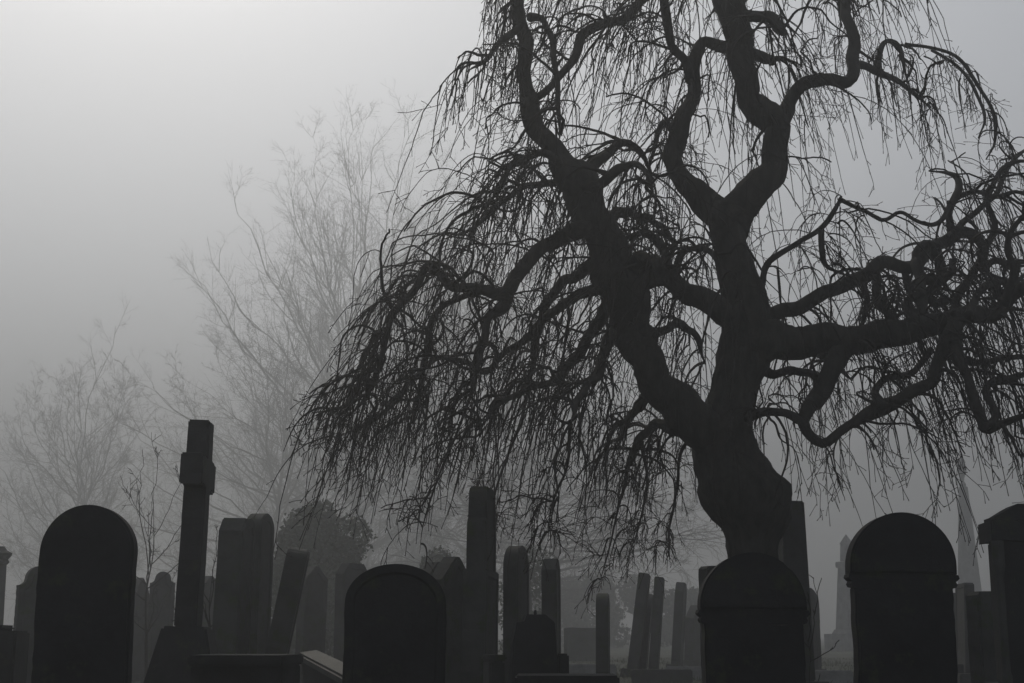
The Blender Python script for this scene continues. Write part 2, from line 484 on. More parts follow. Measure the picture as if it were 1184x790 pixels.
def sprays(C, hw_px, n_arc, dens, slen):
    """arching branchlets along limb C, strands hanging from each, side twigs along the strands"""
    n = len(C)
    w = np.clip(1.4 - C[:, 3] / 0.16, 0.12, 1.0) * np.linspace(0.45, 1.25, n)
    w /= w.sum()
    rt_side = C[:, 0].mean() > 0.45 and C[:, 2].mean() < at(850, 150, TD).z
    nb = max(4, int(n_arc * (0.62 if rt_side else 1.0)))
    idx = RNG.choice(n, size=nb, p=w)
    S = C[idx, :3]
    # arcs: leave sideways/upwards, travel outward, bend over
    out = np.zeros((nb, 3))
    out[:, :2] = S[:, :2] - AX
    out = norm(out + RNG.normal(size=(nb, 3)) * np.array([0.25, 0.25, 0]))
    rnd = norm(RNG.normal(size=(nb, 3)) * np.array([1, 1, 0.3]))
    D0 = norm(out * 0.55 + rnd * 0.8 + np.array([0, 0, 0.55]) * RNG.uniform(0, 1.3, (nb, 1)))
    L = RNG.uniform(0.3, 1.15, nb)
    hi = at(850, 100, TD).z
    edge = ((S[:, 2] > hi) & ((S[:, 0] < at(655, 100, TD).x - TX) | (S[:, 0] > at(1010, 100, TD).x - TX)))
    L = np.where(edge, np.minimum(L * 0.55, 0.42), L) * (0.45 if hw_px[0][2] <= 4 else 1)
    bias = DOWN + out * 0.25
    A, ra = grow(S, D0, L, 16, bias, RNG.uniform(0.07, 0.24, nb), 0.10, RNG.uniform(0.010, 0.025, nb), RNG.uniform(0.006, 0.010, nb), 0, 0.35)
    if hw_px[0][2] <= 4:
        ra = ra * 0.5
    batches = [(A, ra)]
    # coiling knotty branchlets, most of them on the right-hand limbs
    right = S[:, 0].mean() > 0.45
    lead = hw_px[0][2] <= 4
    nc = int(nb * (0.52 if right else 0.4)) + 1
    if right:
        dens = dens * 0.62
    ic = RNG.choice(n, size=nc, p=w)
    Sc = C[ic, :3]
    Lc = RNG.uniform(0.35, 1.0, nc) * (0.25 if lead else 1) * (0.42 if Sc[:, 2].mean() > hi else 1.0)
    Lc = np.where((Sc[:, 2] > hi - 0.2) & (Sc[:, 0] < at(655, 100, TD).x - TX), np.minimum(Lc, 0.25), Lc)
    K, rk = curl(Sc, norm(RNG.normal(size=(nc, 3)) + np.array([0.25 if right else -0.2, 0, 0.5])), Lc, 20, RNG.uniform(1.2, 4.6, nc) * Lc ** 0.5, RNG.uniform(0.009, 0.024, nc), RNG.uniform(0.004, 0.007, nc))
    if lead:
        rk = rk * 0.45
    batches.append((K, rk))
    # hanging strands from arcs
    k = max(2, int(round(2.8 * dens)))
    p, t, fr, o = pick(A, 0.15, 1.0, k)
    # and some straight from the limb
    kl = int(nb * 1.0 * dens)
    il = RNG.choice(n, size=kl, p=w)
    pk, tk, fk, ok = pick(K, 0.3, 1.0, 2)
    p = np.vstack([p, C[il, :3], pk])
    o2 = np.zeros((kl + len(pk), 3)); o2[:, :2] = p[-(kl + len(pk)):, :2] - AX
    o2 = norm(o2 + RNG.normal(size=(kl + len(pk), 3)) * np.array([0.4, 0.4, 0]))
    sd = np.vstack([side_dir(t, 0.3, 1.0), norm(o2[:kl] * 0.5 + RNG.normal(size=(kl, 3)) * np.array([0.7, 0.7, 0.5])), side_dir(tk, 0.4, 1.2)])
    ob = np.vstack([out[o], o2])
    m = len(p)
    L = RNG.gamma(3.0, 0.31, m) * slen + 0.14
    e2 = (p[:, 2] > hi - 0.3) & ((p[:, 0] < at(640, 100, TD).x - TX) | (p[:, 0] > at(1020, 100, TD).x - TX))
    drift = RNG.uniform(0.06, 0.40, (m, 1)) * np.where(e2, 0.45, 1.0)[:, None]
    L = np.minimum(L, np.where(e2, 0.75, 9.0))
    # keep above the ground clearance
    L = np.minimum(L, np.maximum(0.22, p[:, 2] - RNG.uniform(1.5, 2.6, m)) * 1.15)
    r0 = 0.0042 + RNG.gamma(1.6, 0.0018, m)
    B, rb = grow(p, sd, L, 18, DOWN + ob * drift, RNG.uniform(0.14, 0.46, m) * np.where(e2, 2.0, 1.0), 0.026, r0, 0.0032, 1.5, 0.16)
    batches.append((B, rb))
    # alternate side twigs, straight and forked
    p, t, fr, o = pick(B, 0.1, 0.98, 3)
    m = len(p)
    keep = RNG.uniform(size=m) < np.clip(L[o] * 1.1, 0.35, 1)
    p, t, fr = p[keep], t[keep], fr[keep]
    pk, tk, fk, ok = pick(K, 0.2, 1.0, 6)
    p = np.vstack([p, pk]); t = np.vstack([t, tk]); fr = np.concatenate([fr, fk * 0.5])
    m = len(p)
    L = np.minimum(RNG.gamma(1.7, 0.12, m), 0.42) * (1.2 - 0.6 * fr) + 0.03
    Tw, rt = grow(p, side_dir(t, 0.45, 1.05), L, 6, DOWN, RNG.uniform(-0.03, 0.2, m), 0.03, 0.0040, 0.0029, 1.7, 0.18)
    batches.append((Tw, rt))
    long = np.where(L > 0.15)[0]
    if len(long):
        p, t, fr, o = pick(Tw[long], 0.2, 0.95, 2)
        m = len(p)
        Tt, r2 = grow(p, side_dir(t, 0.5, 1.05), RNG.uniform(0.03, 0.17, m), 4, DOWN, 0.05, 0.04, 0.0032, 0.0026, 1.7)
        batches.append((Tt, r2))
    return batches


NT = 0
for i, (rows, a, b, arcs, dens, slen) in enumerate(LIMBS):
    C = trace(rows, a, b, 0.045)
    nn = len(C)
    # small kinks of the contorted wood
    s = np.cumsum(np.r_[0, np.linalg.norm(np.diff(C[:, :3], axis=0), axis=1)])
    amp = np.clip(C[:, 3] * 0.22, 0, 0.02)[:, None]
    ph = RNG.uniform(0, 6.28, 3)
    C[:, :3] += amp * np.stack([np.sin(s * 11 + ph[0]), np.sin(s * 9 + ph[1]) * 2, np.sin(s * 13 + ph[2])], 1)
    C[:, 3] *= np.where(C[:, 3] < 0.085, 0.90, 1.0)
    if rows[-1][2] <= 4:
        C[:, 3] *= np.clip(np.linspace(nn * 0.045 / 0.35, 0, nn), 0.22, 1) ** 0.6
    C[0:3, 3] *= np.array([1.1, 1.06, 1.03])[:len(C[0:3])]
    lo = link_bm('limb', limb_mesh('limb', C, 28 if C[:, 3].max() > 0.07 else 10, 0.10, i, True, 0.045 if C[:, 3].max() > 0.07 else 0.0), M['bark'], TREE, True)
    bt = sprays(C, rows, int(arcs * 1.0), dens, slen)
    v, f = tubes(bt, 3)
    NT += len(v)
    link('hanging_twigs', mesh_np('hanging_twigs', v, f), M['twig'], lo)
print('twig verts', NT)


# ================================================================ OTHER TREES
def bare_tree(name, px, py_top, d, label, spread, crown_base, seed, habit='up', trunk_r=None, nl=16, dens=1.0, cat='tree', mat='farbark', group=None, twig=1.0):
    global RNG
    keep = RNG
    RNG = np.random.default_rng(seed)
    top = at(px, py_top, d)
    H = top.z
    root = empty(name, (top.x, d, 0), label=label, cat=cat, group=group)
    tr = trunk_r or H * 0.02
    w1, w2, w3 = RNG.normal(size=3) * H * 0.012
    rows = [(0, 0, -0.2, tr * 1.5), (0, 0, H * 0.05, tr), (w1 * .5, 0, H * 0.2, tr * 0.8), (w1, 0, H * 0.36, tr * 0.5), (w2 * 1.5, 0, H * 0.52, tr * 0.28), (w3 * 2, w1, H * 0.7, tr * 0.12), (w3 * 2.4 + w1, 0, H * 0.88, tr * 0.03)]
    C = catmull(rows, H * 0.015)
    link_bm('trunk', limb_mesh('trunk', C, 8, 0.04, seed), M[mat], root, True)
    up = np.array([0, 0, 1.0])
    Rr = spread * H
    # limb ends spread over an uneven egg-shaped crown; each leaves the trunk lower down
    az = RNG.uniform(0, 6.28, 1) + np.arange(nl) * 2.399 + RNG.normal(size=nl) * 0.3
    q = (np.arange(nl) + 0.5) / nl
    zt = (crown_base + (1 - crown_base) * q) * H
    low = {'up': 0.42, 'wide': 0.28, 'flat': 0.3}[habit]
    x = np.clip((q - low) / np.where(q > low, 1 - low, low), -1, 1)
    rr = Rr * np.sqrt(np.clip(1 - x * x * np.where(q > low, 1, 0.45), 0.02, 1)) * RNG.uniform(0.72, 1.08, nl)
    tip = np.stack([np.cos(az) * rr, np.sin(az) * rr, zt], 1)
    rise = {'up': 1.1, 'wide': 0.55, 'flat': 0.1}[habit]
    zs = np.clip(zt - rr * rise * RNG.uniform(0.7, 1.2, nl), H * 0.07, RNG.uniform(0.34, 0.66, nl) * H)
    ii = np.array([int(np.argmin(abs(C[:, 2] - z))) for z in zs])
    S = C[ii, :3]
    n = 14
    t = np.linspace(0, 1, n)[None, :, None]
    ctl = S + (tip - S) * np.array([0.62, 0.62, 0.36])
    A = S[:, None] * (1 - t) ** 2 + ctl[:, None] * 2 * t * (1 - t) + tip[:, None] * t ** 2
    L = np.linalg.norm(tip - S, axis=1)
    A = A + np.cumsum(RNG.normal(size=(nl, n, 3)) * 0.02, axis=1) * L[:, None, None] * t
    r0 = np.clip(L * 0.0095, 0.006 * twig, C[ii, 3] * 0.7)
    ra = r0[:, None] * (1 - 0.9 * t[0, :, 0][None]) + 0.003
    bt = [(A, ra)]
    upk = {'up': 0.06, 'wide': 0.02, 'flat': -0.015}[habit]
    p, t, fr, o = pick(A, 0.12, 1.0, int(13 * dens))
    m = len(p)
    L2 = L[o] * RNG.uniform(0.16, 0.42, m) * (1.25 - 0.75 * fr)
    B, rb = grow(p, side_dir(t, 0.35, 0.95), L2, 8, up, upk, 0.09, np.maximum(L2 * 0.008, 0.004 * twig), 0.003 * twig)
    bt.append((B, rb))
    p, t, fr, o3 = pick(B, 0.15, 1.0, int(7 * dens))
    m = len(p)
    L3 = L2[o3] * RNG.uniform(0.2, 0.5, m)
    T3, r3 = grow(p, side_dir(t, 0.4, 1.1), L3, 5, up, upk * 0.6, 0.1, 0.0055 * twig, 0.003 * twig)
    bt.append((T3, r3))
    p, t, fr, o4 = pick(T3, 0.2, 1.0, int(3 * dens))
    m = len(p)
    if m:
        T4, r4 = grow(p, side_dir(t, 0.4, 1.1), np.maximum(L3[o4] * RNG.uniform(0.3, 0.6, m), 0.03), 3, up, 0.0, 0.05, 0.004 * twig, 0.003 * twig)
        bt.append((T4, r4))
    v, f_ = tubes(bt, 3)
    link('crown', mesh_np('crown', v, f_), M[mat], root)
    RNG = keep
    return root


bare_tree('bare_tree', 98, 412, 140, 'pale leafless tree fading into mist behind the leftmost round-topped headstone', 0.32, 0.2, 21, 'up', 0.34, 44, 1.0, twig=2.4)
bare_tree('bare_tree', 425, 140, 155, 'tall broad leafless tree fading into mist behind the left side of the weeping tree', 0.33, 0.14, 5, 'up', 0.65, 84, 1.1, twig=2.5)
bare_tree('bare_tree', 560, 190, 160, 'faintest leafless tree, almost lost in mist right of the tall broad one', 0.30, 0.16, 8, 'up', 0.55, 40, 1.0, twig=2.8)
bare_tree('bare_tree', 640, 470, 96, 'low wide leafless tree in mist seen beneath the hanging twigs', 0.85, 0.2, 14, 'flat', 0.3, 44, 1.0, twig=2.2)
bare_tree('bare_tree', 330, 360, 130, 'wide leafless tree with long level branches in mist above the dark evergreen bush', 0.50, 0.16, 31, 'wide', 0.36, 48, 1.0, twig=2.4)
bare_tree('sapling', 183, 498, 23, 'slender leafless sapling standing between the round-topped headstone and the stone cross', 0.22, 0.3, 41, 'up', 0.028, 12, 0.34, 'sapling', 'twig', twig=1.0)
bare_tree('sapling', 246, 598, 16, 'thin dark sapling close behind the right side of the stone cross shaft', 0.2, 0.45, 44, 'up', 0.022, 8, 0.3, 'sapling', 'twig', twig=0.9)
bare_tree('bramble_stem', 932, 655, 11.2, 'few thin bare stems rising right of the shouldered headstone below the weeping tree', 0.2, 0.3, 47, 'up', 0.007, 6, 0.2, 'plant', 'twig', twig=0.8)


def leafy(name, px, py_top, d, wpx, label, seed, n=9000, lumps=14, size=0.09, cat='bush', leafcol='leaf', hz=1.0):
    """evergreen: a stem, limbs and thousands of small leaf faces gathered in uneven clumps"""
    rs = np.random.default_rng(seed)
    top = at(px, py_top, d)
    H = top.z
    W = wpx * mpp(py_top, d)
    root = empty(name, (top.x, d, 0), label=label, cat=cat)
    C = catmull([(0, 0, -0.1, 0.09), (0.03, 0, H * 0.4, 0.06), (0, 0, H * 0.8, 0.02)], 0.1)
    link_bm('stem', limb_mesh('stem', C, 7, 0.05, seed), M['bark'], root, True)
    z = rs.uniform(0.1, 0.86, lumps) * H
    env = W / 2 * np.sqrt(np.clip(1 - ((z / H - 0.38) / 0.66) ** 2, 0.08, 1))
    az = rs.uniform(0, 6.28, lumps)
    rr = np.sqrt(rs.uniform(0, 1, lumps)) * env * 0.8
    cen = np.stack([np.cos(az) * rr, np.sin(az) * rr, z], 1)
    lr = rs.uniform(0.16, 0.34, lumps) * min(W, H) * 0.75
    cen[0] = (0, 0, H - lr[0] * 0.9)
    o = rs.integers(0, lumps, n)
    d3 = norm(rs.normal(size=(n, 3)))
    rad = lr[o] * rs.uniform(0.35, 1.0, n) ** 0.5 * (1 + 0.09 * rs.normal(size=n))
    c = cen[o] + d3 * rad[:, None] * np.array([1, 1, 0.95])
    c[:, 2] = np.maximum(c[:, 2], 0.03)
    nrm = norm(d3 + rs.normal(size=(n, 3)) * 0.8)
    u = norm(np.cross(nrm, rs.normal(size=(n, 3))))
    w = np.cross(nrm, u)
    s = (size * rs.uniform(0.6, 1.4, n))[:, None]
    v = np.stack([c - u * s * 0.3, c + w * s * 0.5 - u * s * 0.1, c + u * s * 0.9 + nrm * s * 0.15, c - w * s * 0.5 - u * s * 0.1], 1).reshape(-1, 3)
    f = np.arange(n * 4).reshape(-1, 4)
    link('foliage', mesh_np('foliage', v, f), M[leafcol], root)
    return root


leafy('evergreen_bush', 370, 580, 40, 118, 'dense dark rounded evergreen bush in mist behind the leaning slab', 3, 52000, 60, 0.10)
leafy('ivy_shrub', 508, 632, 42, 62, 'low leafy shrub in mist behind the two gabled headstones', 4, 5200, 16, 0.08)
leafy('ivy_shrub', 612, 630, 44, 74, 'ragged leafy shrub in mist behind the slender pointed slab', 6, 3600, 20, 0.08)
leafy('hedge_shrub', 690, 668, 100, 190, 'wide misty shrub behind the tilted slabs left of the tree trunk', 9, 9000, 44, 0.24)
leafy('hedge_shrub', 800, 680, 92, 120, 'misty shrub in the gap just left of the tree trunk', 10, 6000, 30, 0.22)


# ================================================================ STONES
def dens_profile(pts, step=0.05, jit=0.003, rs=random):
    out = []
    n = len(pts)
    for i in range(n):
        a, b = Vector(pts[i]), Vector(pts[(i + 1) % n])
        k = max(1, int((b - a).length / step))
        for j in range(k):
            p = a.lerp(b, j / k)
            if j:
                p = p + Vector((rs.uniform(-jit, jit), rs.uniform(-jit, jit)))
            out.append(p)
    return out


def arc(cx, cz, r, a0, a1, n, rz=None):
    rz = r if rz is None else rz
    return [(cx + r * math.cos(R(a0 + (a1 - a0) * i / n)), cz + rz * math.sin(R(a0 + (a1 - a0) * i / n))) for i in range(n + 1)]


def outline(kind, w, h):
    a = w / 2
    if kind == 'round':
        return [(-a, -0.2), (a, -0.2)] + arc(0, h - a, a, 0, 180, 28)
    if kind == 'segment':
        s = a * 0.8
        return [(-a, -0.2), (a, -0.2)] + arc(0, h - s, a, 0, 180, 28, s)
    if kind == 'low_segment':
        s = a * 0.45
        return [(-a, -0.2), (a, -0.2)] + arc(0, h - s, a, 0, 180, 24, s)
    if kind == 'gothic':
        r = w * 1.0
        top = math.sqrt(r * r - (r - a) ** 2)
        b = h - top
        right = [(a - r + r * math.cos(t), b + r * math.sin(t)) for t in [i / 12 * math.acos((r - a) / r) for i in range(13)]]
        left = [(-x, z) for x, z in right[-2::-1]]
        return [(-a, -0.2), (a, -0.2)] + right + left
    if kind == 'shoulder':
        s = a * 0.62
        return [(-a, -0.2), (a, -0.2), (a, h - s * 1.5)] + arc(a, h - s * 1.5 + (a - s), a - s, -90, -180, 6)[1:] + arc(0, h - s, s, 0, 180, 20) + arc(-a, h - s * 1.5 + (a - s), a - s, 0, -90, 6)[1:-1] + [(-a, h - s * 1.5)]
    if kind == 'gable':
        return [(-a, -0.2), (a, -0.2), (a, h - a * 0.85), (a * 0.86, h - a * 0.72), (0.03, h), (-0.03, h), (-a * 0.86, h - a * 0.72), (-a, h - a * 0.85)]
    if kind == 'chamfer':
        return [(-a, -0.2), (a, -0.2), (a, h - a * 0.55), (a * 0.55, h), (-a * 0.55, h), (-a, h - a * 0.55)]
    return [(-a, -0.2), (a, -0.2), (a, h - 0.03), (a - 0.03, h), (-a + 0.03, h), (-a, h - 0.03)]


def extrude(pts, t, y0=0.0, bev=0.012, taper=1.0, z0=0.0, step=0.05, jit=0.003, rs=random, panel=0.0):
    """slab: outline in x,z pushed to thickness t, edges eased, optional sunk panel on the -y face"""
    bm = bmesh.new()
    P = dens_profile(pts, step, jit, rs)
    if jit:
        q1, q2 = rs.uniform(0, 6), rs.uniform(0, 6)
        P = [p * (1 + 0) + Vector((math.sin(p.y * 9 + q1) * jit * 0.9, math.sin(p.x * 11 + q2) * jit * 0.9)) if p.y > 0.1 else p for p in P]
        for _ in range(3):
            i0 = rs.randrange(len(P))
            if P[i0].y > 0.5:
                P[i0] = P[i0] * (1 - rs.uniform(0.002, 0.006))
    hh = max(p.y for p in P)
    def X(p): return p.x * (1 + (taper - 1) * max(0, p.y) / hh)
    fr = [bm.verts.new((X(p), y0 - t / 2, p.y + z0)) for p in P]
    bk = [bm.verts.new((X(p), y0 + t / 2, p.y + z0)) for p in P]
    n = len(P)
    f1 = bm.faces.new(fr)
    f2 = bm.faces.new(bk[::-1])
    for i in range(n):
        j = (i + 1) % n
        bm.faces.new((fr[j], fr[i], bk[i], bk[j]))
    bmesh.ops.recalc_face_normals(bm, faces=bm.faces)
    if bev:
        ed = [e for e in bm.edges if (e.link_faces[0] in (f1, f2) or e.link_faces[-1] in (f1, f2))]
        bmesh.ops.bevel(bm, geom=ed, offset=bev, segments=2, affect='EDGES', clamp_overlap=True)
    if panel:
        big = sorted([f for f in bm.faces if len(f.verts) > 10], key=lambda f: -f.calc_area())[:2]
        for f in big:
            r = bmesh.ops.inset_region(bm, faces=[f], thickness=panel, depth=0, use_even_offset=False)
            bmesh.ops.inset_region(bm, faces=[f], thickness=0.012, depth=-0.012, use_even_offset=False)
    return bm


def box_bm(w, t, h, z0=0.0, x0=0.0, y0=0.0, bev=0.015, topw=None, topt=None, bm=None):
    bm2 = bmesh.new()
    tw, tt = topw or w, topt or t
    v = [bm2.verts.new((x0 + sx * (w if z == 0 else tw) / 2, y0 + sy * (t if z == 0 else tt) / 2, z0 + z * h)) for z in (0, 1) for sx, sy in ((-1, -1), (1, -1), (1, 1), (-1, 1))]
    for q in ((3, 2, 1, 0), (4, 5, 6, 7), (0, 1, 5, 4), (1, 2, 6, 5), (2, 3, 7, 6), (3, 0, 4, 7)):
        bm2.faces.new([v[i] for i in q])
    if bev:
        bmesh.ops.bevel(bm2, geom=list(bm2.edges), offset=bev, segments=2, affect='EDGES', clamp_overlap=True)
    return bm2


def lathe_bm(prof, seg=20):
    bm = bmesh.new()
    rings = []
    for r, z in prof:
        rings.append([bm.verts.new((r * math.cos(2 * math.pi * i / seg), r * math.sin(2 * math.pi * i / seg), z)) for i in range(seg)])
    for a, b in zip(rings, rings[1:]):
        for i in range(seg):
            bm.faces.new((a[i], a[(i + 1) % seg], b[(i + 1) % seg], b[i]))
    bm.faces.new(rings[0][::-1])
    bm.faces.new(rings[-1])
    return bm


def stand(name, pxt, pyt, d, rot, roll, label, cat, group=None, pitch=0.0):
    """Empty on the ground so that a thing of returned height tops out at photo pixel (pxt,pyt)"""
    p = at(pxt, pyt, d)
    h = p.z / max(0.5, math.cos(R(roll)))
    x = p.x - h * math.sin(R(roll))
    g = gz(x, d)
    e = empty(name, (x, d, g), label=label, cat=cat, group=group)
    e.rotation_mode = 'XYZ'
    m = Matrix.Rotation(R(roll), 3, 'Y') @ Matrix.Rotation(R(pitch), 3, 'X') @ Matrix.Rotation(R(rot), 3, 'Z')
    e.rotation_euler = m.to_euler()
    return e, (p.z - g) / max(0.5, math.cos(R(roll)))


def headstone(kind, pxt, pyt, d, w, t, rot, roll, label, mat='stone', panel=0.07, taper=1.0, plinth=True, cat='headstone', pitch=0.0, bev=0.014):
    e, h = stand('headstone', pxt, pyt, d, rot, roll, label, cat, 'headstones in the churchyard', pitch)
    rs = random.Random(int(pxt * 7 + pyt))
    link_bm('slab', extrude(outline(kind, w, h), t, 0, bev, taper, 0, 0.045, 0.0028, rs, panel), M[mat], e)
    if plinth:
        link_bm('plinth', box_bm(w * 1.28, t + 0.2, 0.34, -0.2), M[mat], e)
    return e


# ---- four big round-topped stones in front
headstone('round', 106, 585, 7.6, 107 * mpp(600, 7.6), 0.12, 2, 0.0, 'widest-standing black round-topped headstone at the far left with a smooth full arch', 'soot', 0)
headstone('segment', 459, 652, 7.6, 116 * mpp(680, 7.6), 0.12, 1, 0.3, 'lowest black round-topped headstone, right of the dark evergreen bush', 'soot', 0.03)


def shouldered(pxt, pyt, d, whead, wbody, rot, roll, label, notch_py, flat=1.0):
    e, h = stand('headstone', pxt, pyt, d, rot, roll, label, 'headstone', 'headstones in the churchyard')
    rs = random.Random(int(pxt))
    zb = at(pxt, notch_py, d).z - e.location.z
    a = whead / 2
    head = [(-a, zb), (a, zb)] + [(x, z) for x, z in arc(0, h - a * flat, a, 0, 180, 30, a * flat)]
    if zb > h - a * flat:
        head = arc(0, h - a * flat, a, 0, 180, 30, a * flat)
    link_bm('body', extrude([(-wbody / 2, -0.2), (wbody / 2, -0.2), (wbody / 2, zb - 0.075), (-wbody / 2, zb - 0.075)], 0.145, 0, 0.01, 1.0, 0, 0.05, 0.003, rs), M['soot'], e)
    link_bm('rounded_head', extrude(head, 0.16, 0, 0.012, 1.0, 0, 0.045, 0.002, rs), M['soot'], e)
    for s in (-1, 1):
        bm = bmesh.new()
        # scrolled corbel under the head, one on each side
        prof = [(0, -0.075), (0.022, -0.07), (0.03, -0.055), (0.022, -0.04), (0.03, -0.035), (0.042, -0.022), (0.036, -0.004), (0, -0.002)]
        vs = [[bm.verts.new((s * (wbody / 2 - 0.008 + x), y, zb + z)) for x, z in prof] for y in (-0.07, 0.07)]
        n = len(prof)
        for i in range(n):
            j = (i + 1) % n
            bm.faces.new((vs[0][i], vs[0][j], vs[1][j], vs[1][i]))
        bm.faces.new(vs[0]); bm.faces.new(vs[1][::-1])
        link_bm('corbel', bm, M['soot'], e)
    link_bm('neck', box_bm(wbody * 0.99, 0.13, 0.076, zb - 0.0765, bev=0), M['soot'], e)
    link_bm('plinth', box_bm(wbody * 1.25, 0.4, 0.36, -0.2), M['soot'], e)
    return e


shouldered(868, 640, 7.6, 122 * mpp(700, 7.6), 114 * mpp(760, 7.6), -1, 0.6, 'black round-headed shouldered headstone standing directly in front of the tree trunk', 705, 1.0)
shouldered(1039, 594, 7.6, 121 * mpp(650, 7.6), 112 * mpp(720, 7.6), -2, 0.9, 'tallest black round-headed shouldered headstone, between the two pale obelisks', 664, 1.0)

# ---- stone cross
e, h = stand('stone_cross', 233, 488, 11.5, 95, 1.2, 'tall dark rough-edged stone cross seen nearly edge on, on a stepped base', 'cross')
rs = random.Random(5)
z1 = at(212, 726, 11.5).z - e.location.z
za = at(230, 566, 11.5).z - e.location.z
zb = at(230, 531, 11.5).z - e.location.z
sw, aw = 0.30, 0.86
pts = [(-sw * .62, z1), (sw * .62, z1), (sw * .5, za), (aw / 2, za), (aw / 2, zb), (sw * .5, zb), (sw * .46, h), (-sw * .46, h), (-sw * .5, zb), (-aw / 2, zb), (-aw / 2, za), (-sw * .5, za)]
link_bm('cross', extrude(pts, 0.175, 0, 0.012, 1.0, 0, 0.04, 0.009, rs), M['soot'], e)
link_bm('base', box_bm(0.66, 0.62, z1 + 0.01 - 0.3, 0.3, bev=0.02, topw=0.5, topt=0.34), M['soot'], e)
link_bm('step', box_bm(0.95, 0.9, 0.5, -0.2), M['soot'], e)

# ---- left side
e, h = stand('pillar_monument', 2, 632, 27, 20, 0, 'misty stone pillar with carved capital, cut by the left edge of the frame', 'monument')
link_bm('pillar', box_bm(0.26, 0.26, h * 0.62, h * 0.25, topw=0.22, topt=0.22), M['stone'], e)
link_bm('capital', lathe_bm([(0.12, h * .86), (0.16, h * .88), (0.13, h * .9), (0.19, h * .93), (0.2, h * .95), (0.11, h * .97), (0.05, h)], 14), M['stone'], e)
link_bm('base', box_bm(0.6, 0.6, h * 0.25 + 0.2, -0.2, topw=0.42, topt=0.42), M['stone'], e)

e, h = stand('pedestal_tomb', 6, 723, 12.0, 6, 0, 'squat dark stone pedestal with a worn top at the left edge of the frame', 'tomb')
link_bm('body', box_bm(0.30, 0.5, h - 0.045 + 0.2, -0.2, bev=0.02), M['soot'], e)
link_bm('cap', box_bm(0.2, 0.4, 0.05, h - 0.05, -0.06, bev=0.02), M['soot'], e)
headstone('shoulder', 46, 655, 18, 0.5, 0.16, 30, 0, 'grey shouldered headstone half hidden behind the left edge of the leftmost round-topped headstone')
headstone('gothic', 162, 668, 28, 0.8, 0.16, 80, 0, 'narrow pale edge-on slab just right of the leftmost round-topped headstone')
headstone('gothic', 172, 690, 42, 0.7, 0.15, 70, 0, 'very small faint slab glimpsed left of the ogee-topped headstone', plinth=False)
headstone('shoulder', 189, 661, 26, 28 * mpp(700, 26), 0.16, 8, 0, 'grey ogee-topped headstone between the sapling and the stone cross')
headstone('gable', 242, 666, 27, 0.75, 0.16, 60, 0, 'grey pointed slab seen just right of the stone cross shaft')
headstone('gothic', 252, 668, 33, 0.6, 0.16, 50, 0, 'faint slab left of the tall pair of edge-on slabs')
headstone('chamfer', 276, 600, 15, 0.50, 0.26, 84, 1.5, 'tall chamfered edge-on headstone, front one of the tall pair right of the cross', 'stone')
headstone('segment', 301, 594, 16.2, 0.50, 0.2, 82, 0.4, 'tall round-shouldered edge-on headstone, rear one of the tall pair right of the cross', 'stone')
headstone('low_segment', 347, 634, 15.5, 0.5, 0.22, 95, 10.5, 'dark slab leaning strongly to the right beside the tall edge-on pair')
headstone('gable', 363, 655, 24, 0.5, 0.2, 50, 1, 'grey misty headstone behind the strongly leaning slab')
headstone('chamfer', 408, 652, 23, 0.62, 0.2, 55, 0, 'grey block-topped slab behind the left shoulder of the lowest round-topped headstone')
headstone('gable', 502, 650, 15.5, 0.55, 0.18, 55, 0, 'dark gabled headstone touching the right shoulder of the lowest round-topped headstone')
headstone('gable', 522, 644, 14.4, 0.55, 0.18, 58, 0, 'darker gabled headstone left of the tall stepped monument')

# box tomb with lit top edge, low left
p = at(232, 757, 9.8)
e = empty('box_tomb', (at(286, 757, 9.8).x, 9.8, gz(-1.8, 9.8)), (0, 0, R(-4)), label='low black box tomb with a thin flat lid in front of the leaning slab', cat='tomb')
hh = p.z - e.location.z
wt = 108 * mpp(757, 9.8)
link_bm('chest', box_bm(wt * 0.97, 0.55, hh - 0.07 + 0.2, -0.2, bev=0.008), M['soot'], e)
link_bm('lid', box_bm(wt, 0.66, 0.068, hh - 0.068, bev=0.012), M['soot'], e)

# sloping pale coping stone
a0, a1 = at(356, 753, 13.6), at(424, 786, 10.2)
dirv = a1 - a0
e = empty('grave_kerb', (a0 + a1) / 2, label='pale wet coping stone running back beside the box tomb', cat='grave kerb')
ex = dirv.normalized()
ey = Vector((0, 0, 1)).cross(ex).normalized()
ez = ex.cross(ey)
rm = Matrix((ex, ey, ez)).transposed() @ Matrix.Rotation(R(8), 3, 'X')
e.rotation_euler = rm.to_euler()
Lk = dirv.length
link_bm('coping', box_bm(Lk, 0.2, 0.08, -0.08, bev=0.02), M['wet'], e)
link_bm('side_wall', box_bm(Lk * 0.985, 0.15, 0.6, -0.681, bev=0), M['soot'], e)

# ---- tall stepped monument
e, h = stand('stepped_monument', 558, 565, 13, 83, 0.6, 'tall stepped monument with a pale narrow face, highest stone left of the tree', 'monument')
z2 = at(552, 606, 13).z - e.location.z
link_bm('shaft', extrude([(-0.36, 0.3), (0.36, 0.3), (0.36, z2), (0.30, z2 + 0.04), (0.27, h - 0.05), (0.21, h), (-0.21, h), (-0.27, h - 0.05), (-0.30, z2 + 0.04), (-0.36, z2)], 0.17, 0, 0.012, 1.0, 0, 0.05, 0.003, rs, 0.06), M['stone'], e)
link_bm('die', extrude([(-0.40, 0.2), (0.40, 0.2), (0.40, z2 - 0.42), (-0.40, z2 - 0.42)], 0.215, 0, 0.012, 1.0, 0, 0.05, 0.003, rs, 0.05), M['stone'], e)
link_bm('plinth', box_bm(1.0, 0.36, 0.5, -0.2), M['stone'], e)
e, h = stand('pedestal_block', 571, 757, 12.2, 12, 0, 'small dark block at the foot of the tall stepped monument', 'block')
